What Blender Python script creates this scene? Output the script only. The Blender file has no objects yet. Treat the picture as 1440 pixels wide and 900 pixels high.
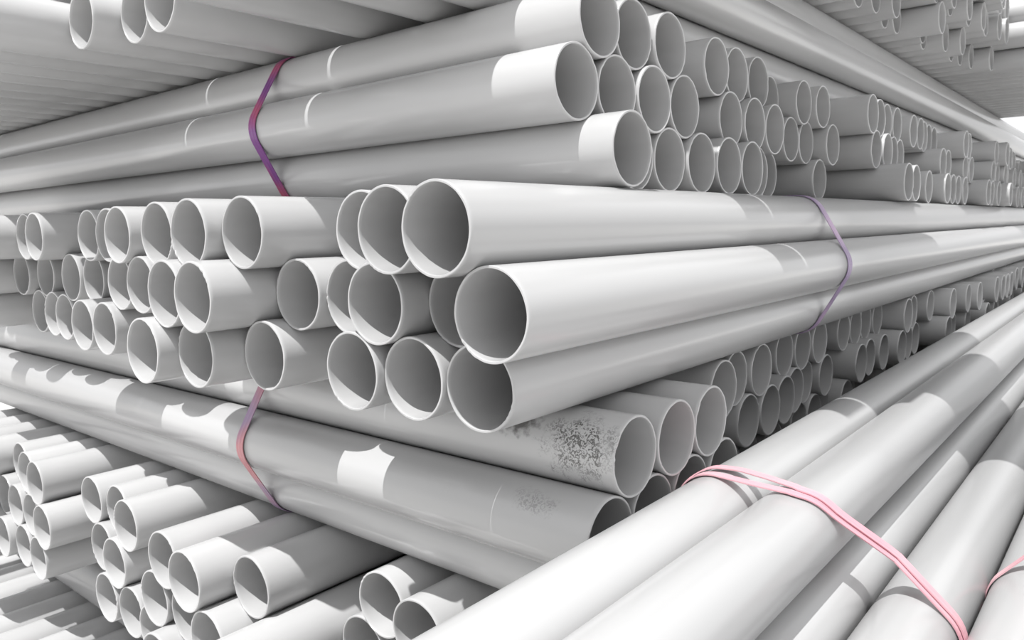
import bpy, math, random
from mathutils import Matrix, Vector

random.seed(7)
D = 0.16                       # outer pipe diameter in metres; the tables below are in pipe diameters
H = 10.55                      # height of the lens above the ground, in diameters
SC = bpy.context.scene
COL = SC.collection

# ------------------------------------------------------------------ camera
cam_data = bpy.data.cameras.new('camera')
cam = bpy.data.objects.new('camera', cam_data)
COL.objects.link(cam)
CX = Vector((0.770592, 0.637052, -0.018772))     # right
CF = Vector((-0.637004, 0.761600, -0.119123))    # forward
CF.normalize()
CX = (CX - CF * CX.dot(CF)).normalized()
CU = CX.cross(CF).normalized()
m = Matrix((CX, CU, -CF)).transposed().to_4x4()
m.translation = (0, 0, H * D)
cam.matrix_world = m
cam_data.sensor_width = 36.0
cam_data.lens = 36.0 * 1085.5 / 1440.0
cam_data.clip_start = 0.02
cam_data.dof.use_dof = True
cam_data.dof.focus_distance = 1.45
cam_data.dof.aperture_fstop = 11
SC.camera = cam

# ------------------------------------------------------------------ sky, sun, exposure
world = bpy.data.worlds.new('hazy_white_sky')
SC.world = world
world.use_nodes = True
bg = world.node_tree.nodes['Background']
bg.inputs['Color'].default_value = (0.985, 0.99, 1.0, 1)
bg.inputs['Strength'].default_value = 1.1
sun_data = bpy.data.lights.new('sun', 'SUN')
sun_data.energy = 5.4
sun_data.angle = math.radians(0.53)
sun_data.color = (1.0, 0.995, 0.985)
sun = bpy.data.objects.new('sun', sun_data)
COL.objects.link(sun)
sun.rotation_euler = (math.radians(20.3), 0, 0)
sun.location = (0, -2, 6)
vs = SC.view_settings
vs.view_transform = 'Standard'
vs.look = 'None'
vs.exposure = 0.0
vs.gamma = 1.0
vs.use_curve_mapping = False

# ------------------------------------------------------------------ helpers
ORD = ['', 'first', 'second', 'third', 'fourth', 'fifth', 'sixth', 'seventh', 'eighth', 'ninth', 'tenth',
       'eleventh', 'twelfth', 'thirteenth', 'fourteenth', 'fifteenth', 'sixteenth', 'seventeenth', 'eighteenth',
       'nineteenth', 'twentieth'] + [t + '-' + o for t in ('twenty', 'thirty', 'forty') for o in
       ('first', 'second', 'third', 'fourth', 'fifth', 'sixth', 'seventh', 'eighth', 'ninth', 'tenth')]
ORD[30] = 'thirtieth'
ORD[40] = 'fortieth'

def tag(o, label=None, cat=None, group=None, kind=None):
    if label: o['label'] = label
    if cat: o['category'] = cat
    if group: o['group'] = group
    if kind: o['kind'] = kind
    return o

# ------------------------------------------------------------------ materials
def nodes_of(name):
    mt = bpy.data.materials.new(name)
    mt.use_nodes = True
    nt = mt.node_tree
    return mt, nt, nt.nodes['Principled BSDF']

def mth(nt, op, a=None, b=None, clamp=False):
    n = nt.nodes.new('ShaderNodeMath')
    n.operation = op
    n.use_clamp = clamp
    for i, v in enumerate((a, b)):
        if v is None: continue
        if isinstance(v, (int, float)): n.inputs[i].default_value = v
        else: nt.links.new(v, n.inputs[i])
    return n.outputs[0]

def pvc_material(name, base, stain=None):
    mt, nt, bs = nodes_of(name)
    N, L = nt.nodes, nt.links
    tc = N.new('ShaderNodeTexCoord')
    oi = N.new('ShaderNodeObjectInfo')
    mp = N.new('ShaderNodeMapping')                   # stretched along the pipe: extrusion streaks
    mp.inputs['Scale'].default_value = (0.35, 26, 26)
    L.new(tc.outputs['Object'], mp.inputs['Vector'])
    ns = N.new('ShaderNodeTexNoise')
    ns.noise_dimensions = '4D'
    ns.inputs['Scale'].default_value = 1.0
    ns.inputs['Detail'].default_value = 1
    L.new(mp.outputs[0], ns.inputs['Vector'])
    L.new(mth(nt, 'MULTIPLY', oi.outputs['Random'], 37.0), ns.inputs['W'])
    v = mth(nt, 'ADD', mth(nt, 'MULTIPLY', ns.outputs['Fac'], 0.06), 0.02)
    v = mth(nt, 'ADD', v, mth(nt, 'MULTIPLY', oi.outputs['Random'], 0.06))
    v = mth(nt, 'ADD', v, base - 0.085)
    comb = N.new('ShaderNodeCombineColor')
    L.new(v, comb.inputs[0])
    L.new(mth(nt, 'MULTIPLY', v, 0.997), comb.inputs[1])
    L.new(mth(nt, 'MULTIPLY', v, 1.0), comb.inputs[2])
    col = comb.outputs[0]
    if stain:
        total = None
        for (cx, cy, cz, rx, ry, rz, amt, ripple) in stain:
            mp2 = N.new('ShaderNodeMapping')
            mp2.vector_type = 'TEXTURE'
            mp2.inputs['Location'].default_value = (cx * D, cy * D, cz * D)
            mp2.inputs['Scale'].default_value = (rx * D, ry * D, rz * D)
            L.new(tc.outputs['Object'], mp2.inputs['Vector'])
            g = N.new('ShaderNodeTexGradient')
            g.gradient_type = 'SPHERICAL'
            L.new(mp2.outputs[0], g.inputs['Vector'])
            tn = N.new('ShaderNodeTexNoise')
            tn.inputs['Scale'].default_value = 38 if ripple else 70
            tn.inputs['Detail'].default_value = 5
            L.new(tc.outputs['Object'], tn.inputs['Vector'])
            k = mth(nt, 'MULTIPLY', mth(nt, 'SUBTRACT', tn.outputs['Fac'], 0.5), 2.6)
            s = mth(nt, 'ADD', mth(nt, 'MULTIPLY', g.outputs['Fac'], 2.0), k)
            s = mth(nt, 'SUBTRACT', s, 0.45)
            if ripple:
                wv = N.new('ShaderNodeTexWave')
                wv.wave_type = 'RINGS'
                wv.inputs['Scale'].default_value = 48
                wv.inputs['Distortion'].default_value = 14
                wv.inputs['Detail'].default_value = 3
                wv.inputs['Detail Scale'].default_value = 2.0
                mp3 = N.new('ShaderNodeMapping')
                mp3.inputs['Location'].default_value = (-1.9 * D, 0, 0.1 * D)
                L.new(tc.outputs['Object'], mp3.inputs['Vector'])
                L.new(mp3.outputs[0], wv.inputs['Vector'])
                s = mth(nt, 'MULTIPLY', mth(nt, 'MULTIPLY', s, 1.0, True), mth(nt, 'POWER', wv.outputs['Fac'], 1.4))
            s = mth(nt, 'MULTIPLY', mth(nt, 'MULTIPLY', s, 1.0, True), amt)
            s = mth(nt, 'MULTIPLY', s, mth(nt, 'MULTIPLY', g.outputs['Fac'], 6.0, True))
            total = s if total is None else mth(nt, 'MAXIMUM', total, s)
        mx = N.new('ShaderNodeMix')
        mx.data_type = 'RGBA'
        L.new(total, mx.inputs['Factor'])
        L.new(col, mx.inputs['A'])
        mx.inputs['B'].default_value = (0.09, 0.088, 0.085, 1)
        col = mx.outputs['Result']
    L.new(col, bs.inputs['Base Color'])
    bs.inputs['Roughness'].default_value = 0.23
    bs.inputs['IOR'].default_value = 1.5
    return mt

PVC = pvc_material('grey_white_pvc', 0.46)
PVC_STAIN = pvc_material('pvc_with_black_scrub_marks', 0.46, [
    (1.5, 0.36, 0.34, 0.5, 0.45, 0.34, 0.9, False), (0.5, 0.45, 0.16, 0.8, 0.55, 0.6, 1.0, True)])
PVC_STAIN2 = pvc_material('pvc_with_small_scrub_mark', 0.46, [(0.85, 0.34, 0.36, 0.5, 0.35, 0.2, 0.4, True)])

def strap_material(name, c1, c2, scale):
    mt, nt, bs = nodes_of(name)
    N, L = nt.nodes, nt.links
    tc = N.new('ShaderNodeTexCoord')
    ns = N.new('ShaderNodeTexNoise')
    ns.inputs['Scale'].default_value = scale
    ns.inputs['Detail'].default_value = 1
    L.new(tc.outputs['Object'], ns.inputs['Vector'])
    cr = N.new('ShaderNodeValToRGB')
    cr.color_ramp.elements[0].position = 0.38
    cr.color_ramp.elements[0].color = (*c1, 1)
    cr.color_ramp.elements[1].position = 0.62
    cr.color_ramp.elements[1].color = (*c2, 1)
    L.new(ns.outputs['Fac'], cr.inputs['Fac'])
    L.new(cr.outputs['Color'], bs.inputs['Base Color'])
    bs.inputs['Roughness'].default_value = 0.38
    return mt

STRAP_PINK = strap_material('pink_plastic_strap', (0.62, 0.31, 0.36), (0.64, 0.40, 0.43), 5)
STRAP_PURPLE = strap_material('magenta_purple_strap', (0.18, 0.05, 0.22), (0.42, 0.08, 0.14), 7)
STRAP_LILAC = strap_material('faded_lilac_strap', (0.27, 0.20, 0.33), (0.45, 0.32, 0.47), 6)
STRAP_FADED = strap_material('faded_violet_pink_strap', (0.30, 0.21, 0.33), (0.52, 0.22, 0.24), 7)

gm, gnt, gb = nodes_of('pale_dusty_concrete')
gn = gnt.nodes.new('ShaderNodeTexNoise')
gn.inputs['Scale'].default_value = 3.0
gn.inputs['Detail'].default_value = 8
gr = gnt.nodes.new('ShaderNodeValToRGB')
gr.color_ramp.elements[0].color = (0.46, 0.455, 0.45, 1)
gr.color_ramp.elements[1].color = (0.62, 0.615, 0.6, 1)
gnt.links.new(gn.outputs['Fac'], gr.inputs['Fac'])
gnt.links.new(gr.outputs['Color'], gb.inputs['Base Color'])
gb.inputs['Roughness'].default_value = 0.9

# ------------------------------------------------------------------ ground
me = bpy.data.meshes.new('floor')
s = 45.0
me.from_pydata([(-s, -s, 0), (s, -s, 0), (s, s, 0), (-s, s, 0), (-s, -s, -.2), (s, -s, -.2), (s, s, -.2), (-s, s, -.2)], [],
               [(0, 1, 2, 3), (7, 6, 5, 4), (0, 4, 5, 1), (1, 5, 6, 2), (2, 6, 7, 3), (3, 7, 4, 0)])
me.materials.append(gm)
floor = bpy.data.objects.new('floor', me)
COL.objects.link(floor)
tag(floor, 'pale concrete yard floor under the pipe stacks', kind='structure')

# ------------------------------------------------------------------ pipe meshes (open tube along local +x, near end at x = 0)
LEN_A, LEN_B = 40.0, 64.0
WALL = 0.029

def tube_mesh(name, length, seg, seed, mat, rough=0.004):
    rng = random.Random(seed)
    ph = [rng.uniform(0, 6.28) for _ in range(6)]
    tilt = rng.uniform(-0.006, 0.006)
    ta = rng.uniform(0, 6.28)
    burr = rng.uniform(0, 6.28)
    ro, ri = 0.497 * D, (0.497 - WALL) * D
    verts, faces, smooth = [], [], []
    def jag(a, k):
        j = tilt * math.cos(a - ta) + rough * 0.4 * math.sin(5 * a + ph[0]) + rough * 0.3 * math.sin(13 * a + ph[1])
        d = abs((a - burr + math.pi) % (2 * math.pi) - math.pi)
        if d < 0.35: j += rough * rng.uniform(-1.2, 1.2)
        return j * D
    rings = []
    def ring(x, r, jagged, key):
        st = len(verts)
        rr = random.Random(key)
        for i in range(seg):
            a = 2 * math.pi * i / seg
            dx = 0
            if jagged:
                dx = (tilt * math.cos(a - ta) + rough * 0.4 * math.sin(5 * a + ph[0]) + rough * 0.3 * math.sin(13 * a + ph[1])) * D
                d = abs((a - burr + math.pi) % (2 * math.pi) - math.pi)
                if d < 0.4: dx += rough * D * rr.uniform(-1.5, 1.5)
            verts.append((x + dx, r * math.cos(a), r * math.sin(a)))
        return st
    Lm = length * D
    b = 0.006 * D
    a0 = ring(Lm, ro, False, 1)
    a1 = ring(0.05 * D, ro, False, 1)
    a2 = ring(b, ro, True, seed)
    a3 = ring(0, ro - b, True, seed)
    a4 = ring(0, ri + b * 0.6, True, seed)
    a5 = ring(b, ri, True, seed)
    a6 = ring(0.05 * D, ri, False, 1)
    a7 = ring(Lm, ri, False, 1)
    order = [a0, a1, a2, a3, a4, a5, a6, a7, a0]
    for q in range(8):
        p0, p1 = order[q], order[q + 1]
        for i in range(seg):
            j = (i + 1) % seg
            faces.append((p0 + i, p0 + j, p1 + j, p1 + i))
            smooth.append(q in (0, 1, 5, 6))
    me = bpy.data.meshes.new(name)
    me.from_pydata(verts, [], faces)
    me.polygons.foreach_set('use_smooth', smooth)
    me.materials.append(mat)
    me.validate()
    me.update()
    return me

NEAR_A = [tube_mesh('pipe_tube', LEN_A, 80, 11 + i, PVC) for i in range(6)]
NEAR_B = [tube_mesh('long_pipe_tube', LEN_B, 80, 21 + i, PVC) for i in range(6)]
FAR = [tube_mesh('far_pipe_tube', LEN_A, 40, 41 + i, PVC) for i in range(3)]
STAIN1 = tube_mesh('stained_pipe_tube', LEN_A, 80, 71, PVC_STAIN)
STAIN2 = tube_mesh('lightly_stained_pipe_tube', LEN_A, 80, 72, PVC_STAIN2)

def pipe(axis, u, v, z, label, group, mesh=None, far=False):
    """axis 'B': runs towards +y, open end at y=v, centre at x=u.  axis 'A': runs towards -x, open end at x=v, centre at y=u."""
    me = mesh or random.choice(NEAR_B if axis == 'B' else FAR if far else NEAR_A)
    o = bpy.data.objects.new('plastic_pipe', me)
    COL.objects.link(o)
    roll = 0.0 if mesh else random.uniform(0, 6.28)
    if axis == 'B':
        o.location = (u * D, v * D, (z + H) * D)
        o.matrix_world = Matrix.Translation(o.location) @ Matrix.Rotation(math.pi / 2, 4, 'Z') @ Matrix.Rotation(roll, 4, 'X')
    else:
        o.location = (v * D, u * D, (z + H) * D)
        o.matrix_world = Matrix.Translation(o.location) @ Matrix.Rotation(math.pi, 4, 'Z') @ Matrix.Rotation(roll, 4, 'X')
    return tag(o, label, 'pipe', group)

def row(axis, z, items, where, group, limit, special=None, far_from=None):
    """items: (u, v). Pipes whose end lies past `limit` are set back between their neighbours."""
    special = special or {}
    n = 0
    back = 0
    for i, it in enumerate(items):
        u, v = it[0], it[1]
        if axis == 'B': rec = v > limit
        else: rec = v < limit
        mesh = None
        if i in special:
            label, mesh = special[i]
            n += 0 if rec else 1
        elif rec:
            back += 1
            label = f'grey pipe set back just past the {ORD[max(n,1)]} open end, {where}'
        else:
            n += 1
            label = f'{ORD[n]} open-ended grey pipe from the front corner, {where}'
        if rec and i and (items[i-1][1] > limit if axis == 'B' else items[i-1][1] < limit):
            label = f'second deeper grey pipe set back past the {ORD[max(n,1)]} end, {where}'
            if i > 1 and (items[i-2][1] > limit if axis == 'B' else items[i-2][1] < limit):
                label = f'third deeper grey pipe set back past the {ORD[max(n,1)]} end, {where}'
        far = far_from is not None and abs(u) > far_from
        pipe(axis, u, v, z + (it[2] if len(it) > 2 else 0), label, group, mesh, far)

P = 0.866
# ------------------------------------------------------------------ layer of pipes pointing right at eye level (open ends face left)
L3T = [(-5.58, 5.49), (-6.58, 5.72), (-7.58, 6.19), (-8.58, 7.4), (-9.58, 5.76), (-10.6, 5.53), (-11.9, 5.70), (-12.95, 7.5),
       (-14.0, 6.01), (-15.0, 6.27), (-16.0, 6.33), (-17.0, 8.0), (-18.0, 6.05), (-19.0, 6.21), (-20.02, 5.72), (-21.05, 5.85), (-22.1, 6.0), (-23.2, 6.0)]
L3M = [(-5.08, 5.73), (-6.08, 6.33), (-7.08, 5.93), (-8.08, 6.36), (-9.08, 6.25), (-10.09, 5.26), (-11.1, 5.36), (-12.45, 8.0),
       (-13.5, 6.12), (-14.5, 6.21), (-15.5, 7.8), (-16.5, 6.56), (-17.5, 6.51), (-18.5, 7.2), (-19.5, 6.72), (-20.52, 6.56), (-21.6, 6.2), (-22.7, 6.3)]
L3B = [(-5.58, 6.09), (-6.58, 6.04), (-7.58, 5.94), (-8.58, 7.8), (-9.59, 6.0), (-10.6, 5.52), (-11.61, 5.22), (-12.7, 7.6), (-14.0, 8.0),
       (-15.0, 6.08), (-16.0, 6.08), (-17.0, 7.4), (-18.0, 6.51), (-19.0, 6.64), (-20.0, 6.72), (-21.06, 7.6), (-22.12, 5.6)]
G3 = 'pipes of the eye-level layer with ends facing left'
row('B', 0.0, L3T, 'top row, left-facing middle layer', G3, 6.95)
row('B', -P, L3M, 'middle row, left-facing middle layer', G3, 6.95)
row('B', -2 * P, L3B, 'bottom row, left-facing middle layer', G3, 6.95)

# ------------------------------------------------------------------ crossing layer below it (open ends face right)
Z2 = -2.74
L2T = [(7.79, -4.63), (8.81, -4.62), (9.85, -4.64), (10.87, -6.3), (11.88, -5.38), (12.88, -5.61), (13.9, -5.55), (14.92, -6.8), (15.94, -5.88),
       (16.95, -5.85), (17.97, -5.82), (19.0, -6.6), (20.02, -5.91), (21.1, -5.93), (22.15, -5.98), (23.2, -5.95), (24.25, -5.39), (25.3, -5.5),
       (26.35, -6.8), (27.4, -5.46), (28.45, -5.01), (29.5, -6.9), (30.55, -4.92), (31.6, -4.74), (32.65, -6.6), (33.7, -6.8), (34.8, -4.66), (35.9, -4.6), (37, -4.6), (38.1, -4.6)]
L2M = [(7.28, -4.66), (8.3, -4.68), (9.33, -4.68), (10.36, -4.68), (11.37, -6.4), (12.37, -5.9), (13.38, -5.57), (14.4, -5.56), (15.42, -5.64),
       (16.43, -5.81), (17.45, -5.96), (18.47, -5.82), (19.5, -7.2), (20.55, -5.61), (21.6, -5.69), (22.65, -5.61), (23.7, -5.4), (24.75, -5.48),
       (25.8, -5.52), (26.85, -6.8), (27.9, -5.0), (29, -5.09), (30, -6.4), (31.05, -4.99), (32.1, -6.8), (33.2, -4.7)]
L2B = [(7.79, -4.75), (8.81, -4.8), (9.85, -4.9), (10.87, -5.6), (11.88, -5.8), (12.88, -5.7), (13.9, -5.8), (14.92, -5.7), (15.94, -5.9), (16.95, -5.9)]
G2 = 'pipes of the lower crossing layer with ends facing right'
row('A', Z2, L2T, 'top row, lower right-facing layer', G2, -6.25,
    {0: ('grey pipe with large black scrubbed stain beside its open end, below the middle layer', STAIN1)}, 20)
row('A', Z2 - P, L2M, 'middle row, lower right-facing layer', G2, -6.25,
    {0: ('grey pipe with sunlit patches and faint smudge, just below the heavily stained pipe', STAIN2)}, 20)
row('A', Z2 - 2 * P, L2B, 'bottom row, lower right-facing layer', G2, -6.25, None, 20)

# ------------------------------------------------------------------ bottom-left layer (open ends face left)
Z1 = -5.472
L1T = [(-7.4, 6.71), (-8.45, 6.97), (-9.47, 9.2), (-10.5, 6.1), (-11.53, 5.55), (-12.6, 5.73), (-13.65, 9.0), (-14.7, 6.04), (-15.72, 6.33), (-16.75, 6.25),
       (-17.85, 9.0), (-18.95, 5.93), (-19.98, 6.09), (-21.0, 6.31), (-22.1, 4.9), (-23.2, 5.4), (-24.3, 6.0), (-25.4, 5.0)]
L1M = [(-8.95, 7.0), (-9.97, 4.6), (-11.01, 5.6), (-12.07, 5.82), (-13.13, 5.78), (-14.17, 7.6), (-15.2, 5.98), (-16.23, 6.18), (-17.3, 8.1),
       (-18.4, 5.81), (-19.46, 5.96), (-20.5, 5.97), (-21.55, 6.07), (-22.65, 5.0)]
L1B = [(-10.5, 5.2), (-11.53, 5.4), (-12.6, 5.5), (-13.65, 5.93), (-14.7, 6.02), (-15.72, 5.99), (-16.75, 8.0), (-17.85, 7.4), (-18.93, 5.85), (-20.0, 5.91), (-21.03, 5.79), (-22.1, 5.2)]
G1 = 'pipes of the bottom-left layer with ends facing left'
row('B', Z1, L1T, 'top row, bottom-left layer', G1, 7.05)
row('B', Z1 - 0.86, L1M, 'middle row, bottom-left layer', G1, 7.05)
row('B', Z1 - 1.72, L1B, 'bottom row, bottom-left layer', G1, 7.05)

# ------------------------------------------------------------------ lowest crossing layer and the ground layer, seen in the bottom-left corner
Z0 = Z1 - 1.72 - 1.0
for i, (u, z) in enumerate([(8.35, Z0), (9.4, Z0), (7.83, Z0 - P), (8.87, Z0 - P)]):
    pipe('A', u, -6.0 - 0.2 * i, z, 'shaded grey pipe crossing %s, bottom-left corner' % (
        'under the lowest row', 'behind the upper shaded cross pipe', 'just above the sunlit lowest pipes', 'behind the lower shaded cross pipe')[i],
        'cross pipes under the bottom-left layer')
ZL = Z0 - P - 1.0
for i in range(13):
    pipe('B', -13.5 - 1.06 * i, 3.0 + 0.35 * math.sin(i * 2.1), ZL,
         f'{ORD[13-i]} sunlit pipe from the far left, lying on the ground', 'ground-level pipes in the bottom-left corner')

# ------------------------------------------------------------------ crossing layer above eye level (open ends face right)
Z4 = 1.0
L4T = [(9.0, -5.89), (10.03, -5.99), (11.05, -5.95), (12.06, -7.4), (13.07, -6.13), (14.08, -6.2), (15.15, -6.23), (16.2, -7.3), (17.3, -6.84), (18.4, -6.47),
       (19.45, -6.38), (20.6, -7.5), (21.7, -5.85), (22.75, -5.95), (23.8, -6.04), (24.8, -6.02), (25.85, -7.6), (26.9, -6.05), (27.9, -6.07), (28.95, -6.19),
       (30, -6.27), (31.05, -6.32), (32.1, -7.5), (33.2, -5.67), (34.25, -5.75), (35.3, -7.0), (36.4, -6.95), (37.5, -7.2), (38.6, -5.45), (39.7, -5.2)]
L4M = [(8.49, -5.92), (9.52, -5.95), (10.54, -5.93), (11.56, -5.96), (12.57, -7.6), (13.58, -6.08), (14.6, -6.05), (15.7, -6.09), (16.75, -7.3), (17.85, -6.55),
       (18.92, -6.58), (20.0, -6.3), (21.15, -7.8), (22.2, -5.87), (23.27, -5.86), (24.3, -5.97), (25.3, -6.04), (26.35, -7.7), (27.4, -7.2), (28.4, -7.4),
       (29.5, -5.69), (30.5, -5.73), (31.6, -7.0), (32.65, -7.1), (33.7, -5.74), (34.8, -5.73), (35.9, -7.0), (37, -7.5), (38, -5.45), (39.1, -5.45), (40.2, -5.3)]
L4B = [(9.0, -5.39), (10.03, -5.95), (11.05, -5.95), (12.06, -5.9), (13.07, -5.87), (14.08, -5.87), (15.15, -6.21), (16.2, -6.43), (17.3, -8.0), (18.4, -8.2),
       (19.45, -6.42), (20.6, -8), (21.7, -8.3), (22.75, -5.18), (23.8, -5.23), (24.8, -7.5), (25.85, -7.2), (26.9, -5.55), (27.88, -7.6), (29, -5.42),
       (30, -5.45), (31.05, -5.48), (32.1, -5.44), (33.2, -7.3), (34.25, -7.0), (35.3, -5.18), (36.4, -5.22), (37.5, -5.14), (38.6, -6.9), (39.7, -5.0)]
G4 = 'pipes of the upper crossing layer with ends facing right'
row('A', Z4 + 2 * P, L4T, 'top row, upper right-facing layer', G4, -6.9, None, 20)
row('A', Z4 + P, L4M, 'middle row, upper right-facing layer', G4, -6.9, None, 20)
row('A', Z4, L4B, 'bottom row, upper right-facing layer', G4, -6.9, None, 20)

# ------------------------------------------------------------------ overhead layer pointing right
Z5 = Z4 + 2 * P + 1.0
L5B = [(-7.97, 6.2), (-9.02, 5.6), (-10.56, 5.4), (-12.55, 6.34), (-13.57, 6.40), (-14.62, 5.96)] + \
      [(-15.68, 4.6)] + [(-16.72 - 1.04 * i, 5.12 + 0.06 * math.sin(3 * i) - 0.012 * i) for i in range(23)]
L5M = [(-7.46, 6.6), (-8.49, 6.9), (-9.76, 6.6), (-11.64, 6.9, 0.1), (-12.96, 6.9, 0.03), (-14.08, 6.9)] + \
      [(-16.2, 6.3)] + [(-17.24 - 1.04 * i, 5.3 + 0.2 * math.sin(2 * i)) for i in range(10)]
G5 = 'pipes of the overhead layer at the top'
for i, (u, v) in enumerate(L5B):
    if i in (3, 4, 5):
        lab = ('rightmost', 'middle', 'leftmost')[i - 3] + ' of three sunlit open pipe ends hanging into the top-left edge'
    elif i < 3:
        lab = f'{ORD[i+1]} overhead pipe from the corner, underside seen above the upper layer'
    else:
        lab = f'{ORD[i-5]} overhead pipe left of the three hanging pipe ends, seen from below'
    pipe('B', u, v, Z5, lab, G5)
for i, it in enumerate(L5M):
    lab = 'long grey pipe running across the top right above the small open ends' if i == 0 else \
        f'{ORD[i]} pipe inward from the long top-right pipe, second overhead row'
    pipe('B', it[0], it[1], Z5 + P + (it[2] if len(it) > 2 else 0), lab, G5)
for i, (u, v) in enumerate([(-7.97, 6.4), (-9.0, 6.5), (-10.2, 6.6)]):
    lab = ('upper long grey pipe along the top right, below the topmost cross pipes', 'pipe behind the upper long top-right pipe, third overhead row',
           'innermost pipe of the third overhead row, top right')[i]
    pipe('B', u, v, Z5 + 2 * P, lab, G5)

# ------------------------------------------------------------------ topmost crossing layer, top right
Z6 = Z5 + 2 * P + 1.0
G6 = 'pipes of the topmost crossing layer'
L6 = [(10.15, -3.8), (11.3, -3.1)] + [(12.33 + 1.02 * i, -0.6 + 0.3 * math.sin(2 * i)) for i in range(5)] + \
     [(17.45 + 1.02 * i, -3.62) for i in range(4)] + [(21.6, -6.9), (22.65, -6.8), (23.7, -6.9), (24.7, -6.7), (25.72, -6.4), (26.8, -7.0), (27.85, -6.9), (28.9, -5.8),
     (30.0, -6.6), (31.05, -6.8), (32.1, -6.3), (33.15, -5.94), (34.2, -6.5), (35.3, -6.4), (36.4, -6.2), (37.5, -5.66), (38.6, -1.5), (39.7, -1.2), (40.8, -1.4)]
row('A', Z6, L6, 'lowest row, topmost right layer', G6, -9, None, 20)
L6b = [(21.12, -6.4), (22.15, -6.5), (23.2, -6.4), (24.2, -6.5), (25.22, -6.4), (26.3, -6.3), (27.3, -6.2), (28.4, -5.9), (29.5, -5.6), (30.5, -5.9), (31.6, -5.5), (32.6, -5.7), (33.7, -5.4), (34.8, -5.5), (35.9, -5.2), (36.95, -5.1), (38.05, -1.3), (39.15, -1.5), (40.2, -1.5)]
row('A', Z6 + P, L6b, 'second row, topmost right layer', G6, -9, None, 20)
L6c = [(21.7 + 1.03 * i, (-5.5 if i < 6 else -5.0) + 0.08 * math.sin(i * 1.7)) for i in range(14)] + [(36.4, -5.3), (37.45, -5.2), (38.6, -1.2), (39.7, -1.4)]
row('A', Z6 + 2 * P + 0.09, L6c, 'third row, topmost right layer', G6, -9, None, 20)

# ------------------------------------------------------------------ the rest of the pipes, past the largest 300 or so: farthest ends and the buried rows under the foreground stack
def rest_of_pipes():
    srcs = {}
    for key, src in (('A', FAR[0]), ('B', tube_mesh('long_far_pipe_tube', LEN_B, 24, 51, PVC))):
        srcs[key] = ([v.co.copy() for v in src.vertices], [tuple(p.vertices) for p in src.polygons], [p.use_smooth for p in src.polygons])
    verts, faces, smooth = [], [], []
    rng = random.Random(5)
    def put(axis, u, v, z):
        vs_, fs_, sm_ = srcs[axis]
        b = len(verts)
        if axis == 'A': verts.extend((v * D - c.x, u * D - c.y, (z + H) * D + c.z) for c in vs_)
        else: verts.extend((u * D - c.y, v * D + c.x, (z + H) * D + c.z) for c in vs_)
        faces.extend(tuple(b + k for k in f) for f in fs_)
        smooth.extend(sm_)
    for z, y0, x0 in ((Z2, 39.2, -4.7), (Z2 - P, 34.3, -4.75), (Z2 - 2 * P, 17.97, -5.8), (Z4, 40.8, -5.3), (Z4 + P, 41.3, -5.4), (Z4 + 2 * P, 40.8, -5.5), (Z6, 41.9, -1.0)):
        y = y0
        while y < 56:
            put('A', y, x0 - rng.choice((0, 0.1, 0.3, 0.9, 1.4)) * rng.uniform(0.6, 1.2), z)
            y += rng.uniform(1.02, 1.1)
    for r in range(5):
        for c in range(6):
            put('B', -4.45 + 0.5 * (r % 2) + 1.02 * c, -3.4 + rng.uniform(-0.3, 0.3), -5.86 - 1.03 * r + (0.0 if r < 4 else 0.0))
    me = bpy.data.meshes.new('remaining_pipes')
    me.from_pydata(verts, [], faces)
    me.polygons.foreach_set('use_smooth', smooth)
    me.materials.append(PVC)
    me.update()
    o = bpy.data.objects.new('remaining_pipes', me)
    COL.objects.link(o)
    tag(o, 'mass of farthest grey pipe ends at the right edge and buried rows', 'pipes', None, 'stuff')
rest_of_pipes()

# ------------------------------------------------------------------ sunlit stack in the right foreground
GF = 'sunlit pipes of the right foreground stack'
FORE = [(-4.10, -3.66, 'sunlit foreground pipe nearest the dark stack, under both strands of pink strap'),
        (-3.10, -3.62, 'broad sunlit foreground pipe, second from the dark stack, under the pink strap'),
        (-2.90, -4.615, 'lower sunlit foreground pipe half shaded beside the broad pipe'),
        (-1.91, -4.78, 'sunlit foreground pipe on the right crossed by the lower end of pink strap'),
        (-0.90, -4.84, 'sunlit foreground pipe at the bottom-right edge, under the second pink strap')]
for x, z, lab in FORE:
    pipe('B', x, -3.5, z, lab, GF)
pipe('B', -3.895, -3.2, -4.66, 'hidden pipe under the two upper foreground pipes', GF)
pipe('B', -0.25, -3.2, -4.07, 'raised foreground pipe just off the right edge', GF)

# ------------------------------------------------------------------ straps
def hull(pts):
    pts = sorted(set(pts))
    def half(ps):
        h = []
        for p in ps:
            while len(h) > 1 and (h[-1][0]-h[-2][0])*(p[1]-h[-2][1]) - (h[-1][1]-h[-2][1])*(p[0]-h[-2][0]) <= 0: h.pop()
            h.append(p)
        return h
    a, b = half(pts), half(pts[::-1])
    return a[:-1] + b[:-1]

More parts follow.
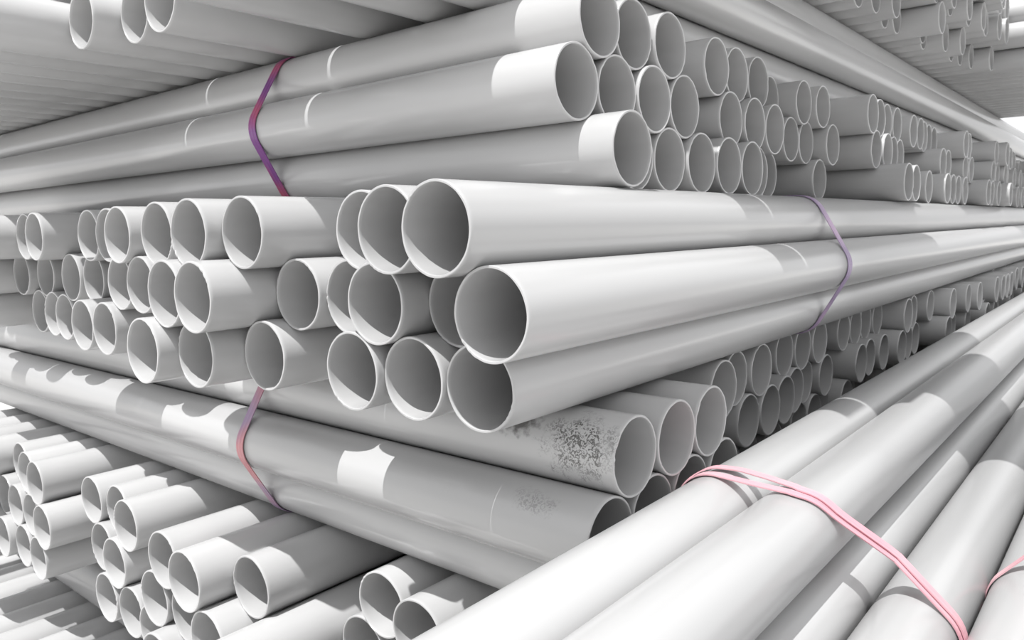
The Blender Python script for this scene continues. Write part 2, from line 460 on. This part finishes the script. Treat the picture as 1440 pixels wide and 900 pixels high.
def band_mesh(name, axis, pos, circles, width, mat, skew=None, gap=0.014, thick=0.014):
    pts = []
    for (u, z) in circles:
        for i in range(48):
            a = 2 * math.pi * i / 48
            pts.append((round(u + (0.5 + gap) * math.cos(a), 5), round(z + (0.5 + gap) * math.sin(a), 5)))
    h = hull(pts)
    # resample long straight runs
    path = []
    for i in range(len(h)):
        p, q = h[i], h[(i + 1) % len(h)]
        n = max(1, int(math.dist(p, q) / 0.12))
        for k in range(n):
            path.append((p[0] + (q[0] - p[0]) * k / n, p[1] + (q[1] - p[1]) * k / n))
    cu = sum(p[0] for p in path) / len(path)
    cz = sum(p[1] for p in path) / len(path)
    verts, faces = [], []
    n = len(path)
    prof = [(-0.5, 0), (-0.5, 1), (-0.2, 0.75), (0.0, 1.1), (0.2, 0.75), (0.5, 1), (0.5, 0)]   # ribbed strap section
    for i, (u, z) in enumerate(path):
        p, q = path[i - 1], path[(i + 1) % n]
        tx, tz = q[0] - p[0], q[1] - p[1]
        l = math.hypot(tx, tz)
        nx, nz = tz / l, -tx / l
        if nx * (u - cu) + nz * (z - cz) < 0: nx, nz = -nx, -nz
        sk = skew(u, z) if skew else 0
        for (w, t) in prof:
            a = pos + sk + w * width
            uu, zz = u + nx * t * thick, z + nz * t * thick
            verts.append((a * D, uu * D, (zz + H) * D) if axis == 'A' else (uu * D, a * D, (zz + H) * D))
    k = len(prof)
    for i in range(n):
        j = (i + 1) % n
        for s_ in range(k):
            t_ = (s_ + 1) % k
            faces.append((i * k + s_, i * k + t_, j * k + t_, j * k + s_))
    me = bpy.data.meshes.new(name)
    me.from_pydata(verts, [], faces)
    me.materials.append(mat)
    me.update()
    import bmesh
    bm = bmesh.new()
    bm.from_mesh(me)
    bmesh.ops.recalc_face_normals(bm, faces=bm.faces)
    bm.to_mesh(me)
    bm.free()
    return me

def strap(label, bands):
    root = bpy.data.objects.new('bundle_strap', None)
    root.empty_display_size = 0.02
    COL.objects.link(root)
    tag(root, label, 'strap', 'plastic straps tying the pipe bundles')
    for me in bands:
        o = bpy.data.objects.new('strap_band', me)
        COL.objects.link(o)
        o.parent = root
    c = Vector()
    me = bands[0]
    for v in me.vertices: c += v.co
    c /= len(me.vertices)
    zmin = min(v.co.z for v in me.vertices)
    root.location = (c.x, c.y, zmin)
    for ch in root.children: ch.location = (-c.x, -c.y, -zmin)
    return root

strap('magenta purple strap around the upper right-facing layer, top left', [
    band_mesh('strap_band', 'A', -12.7, [(9.0, Z4), (9.0, Z4 + 2*P), (8.49, Z4 + P), (12.06, Z4), (12.06, Z4 + 2*P), (12.57, Z4+P)], 0.21, STRAP_PURPLE)])
strap('faded lilac strap around the middle layer of long pipes, right side', [
    band_mesh('strap_band', 'B', 15.7, [(-5.58, 0), (-5.08, -P), (-5.58, -2*P), (-9.08, -P), (-8.58, 0), (-8.58, -2*P)], 0.24, STRAP_LILAC)])
strap('violet and pink strap around the stained lower layer, left of centre', [
    band_mesh('strap_band', 'A', -11.7, [(7.79, Z2), (7.28, Z2 - P), (7.79, Z2 - 2*P), (10.87, Z2), (11.37, Z2-P), (10.87, Z2 - 2*P)], 0.2, STRAP_FADED)])
FC = [(-4.10, -3.66), (-3.10, -3.62), (-1.91, -4.78), (-2.90, -4.615), (-3.895, -4.66)]
def lerp_table(tab):
    def f(u, z):
        if u <= tab[0][0]: return tab[0][1]
        for (a, p), (b, q) in zip(tab[:-1], tab[1:]):
            if u <= b: return p + (q - p) * (u - a) / (b - a)
        return tab[-1][1]
    return f
SK1 = lerp_table([(-4.6, 8.86), (-4.1, 8.84), (-3.5, 8.70), (-3.0, 8.62), (-2.6, 8.85), (-2.1, 9.28), (-1.4, 9.36)])
SK2 = lerp_table([(-4.6, 8.92), (-4.3, 9.08), (-3.9, 9.12), (-3.5, 8.98), (-3.0, 8.76), (-2.6, 8.95), (-2.1, 9.37), (-1.4, 9.45)])
strap('pale pink double strap across the sunlit foreground pipes', [
    band_mesh('strap_band', 'B', 0, FC, 0.15, STRAP_PINK, skew=SK1, gap=0.02),
    band_mesh('strap_band', 'B', 0, FC, 0.15, STRAP_PINK, skew=SK2, gap=0.04)])
strap('second pale pink strap at the bottom-right edge', [
    band_mesh('strap_band', 'B', 11.1, [(-0.90, -4.84), (-0.25, -4.07)], 0.17, STRAP_PINK)])
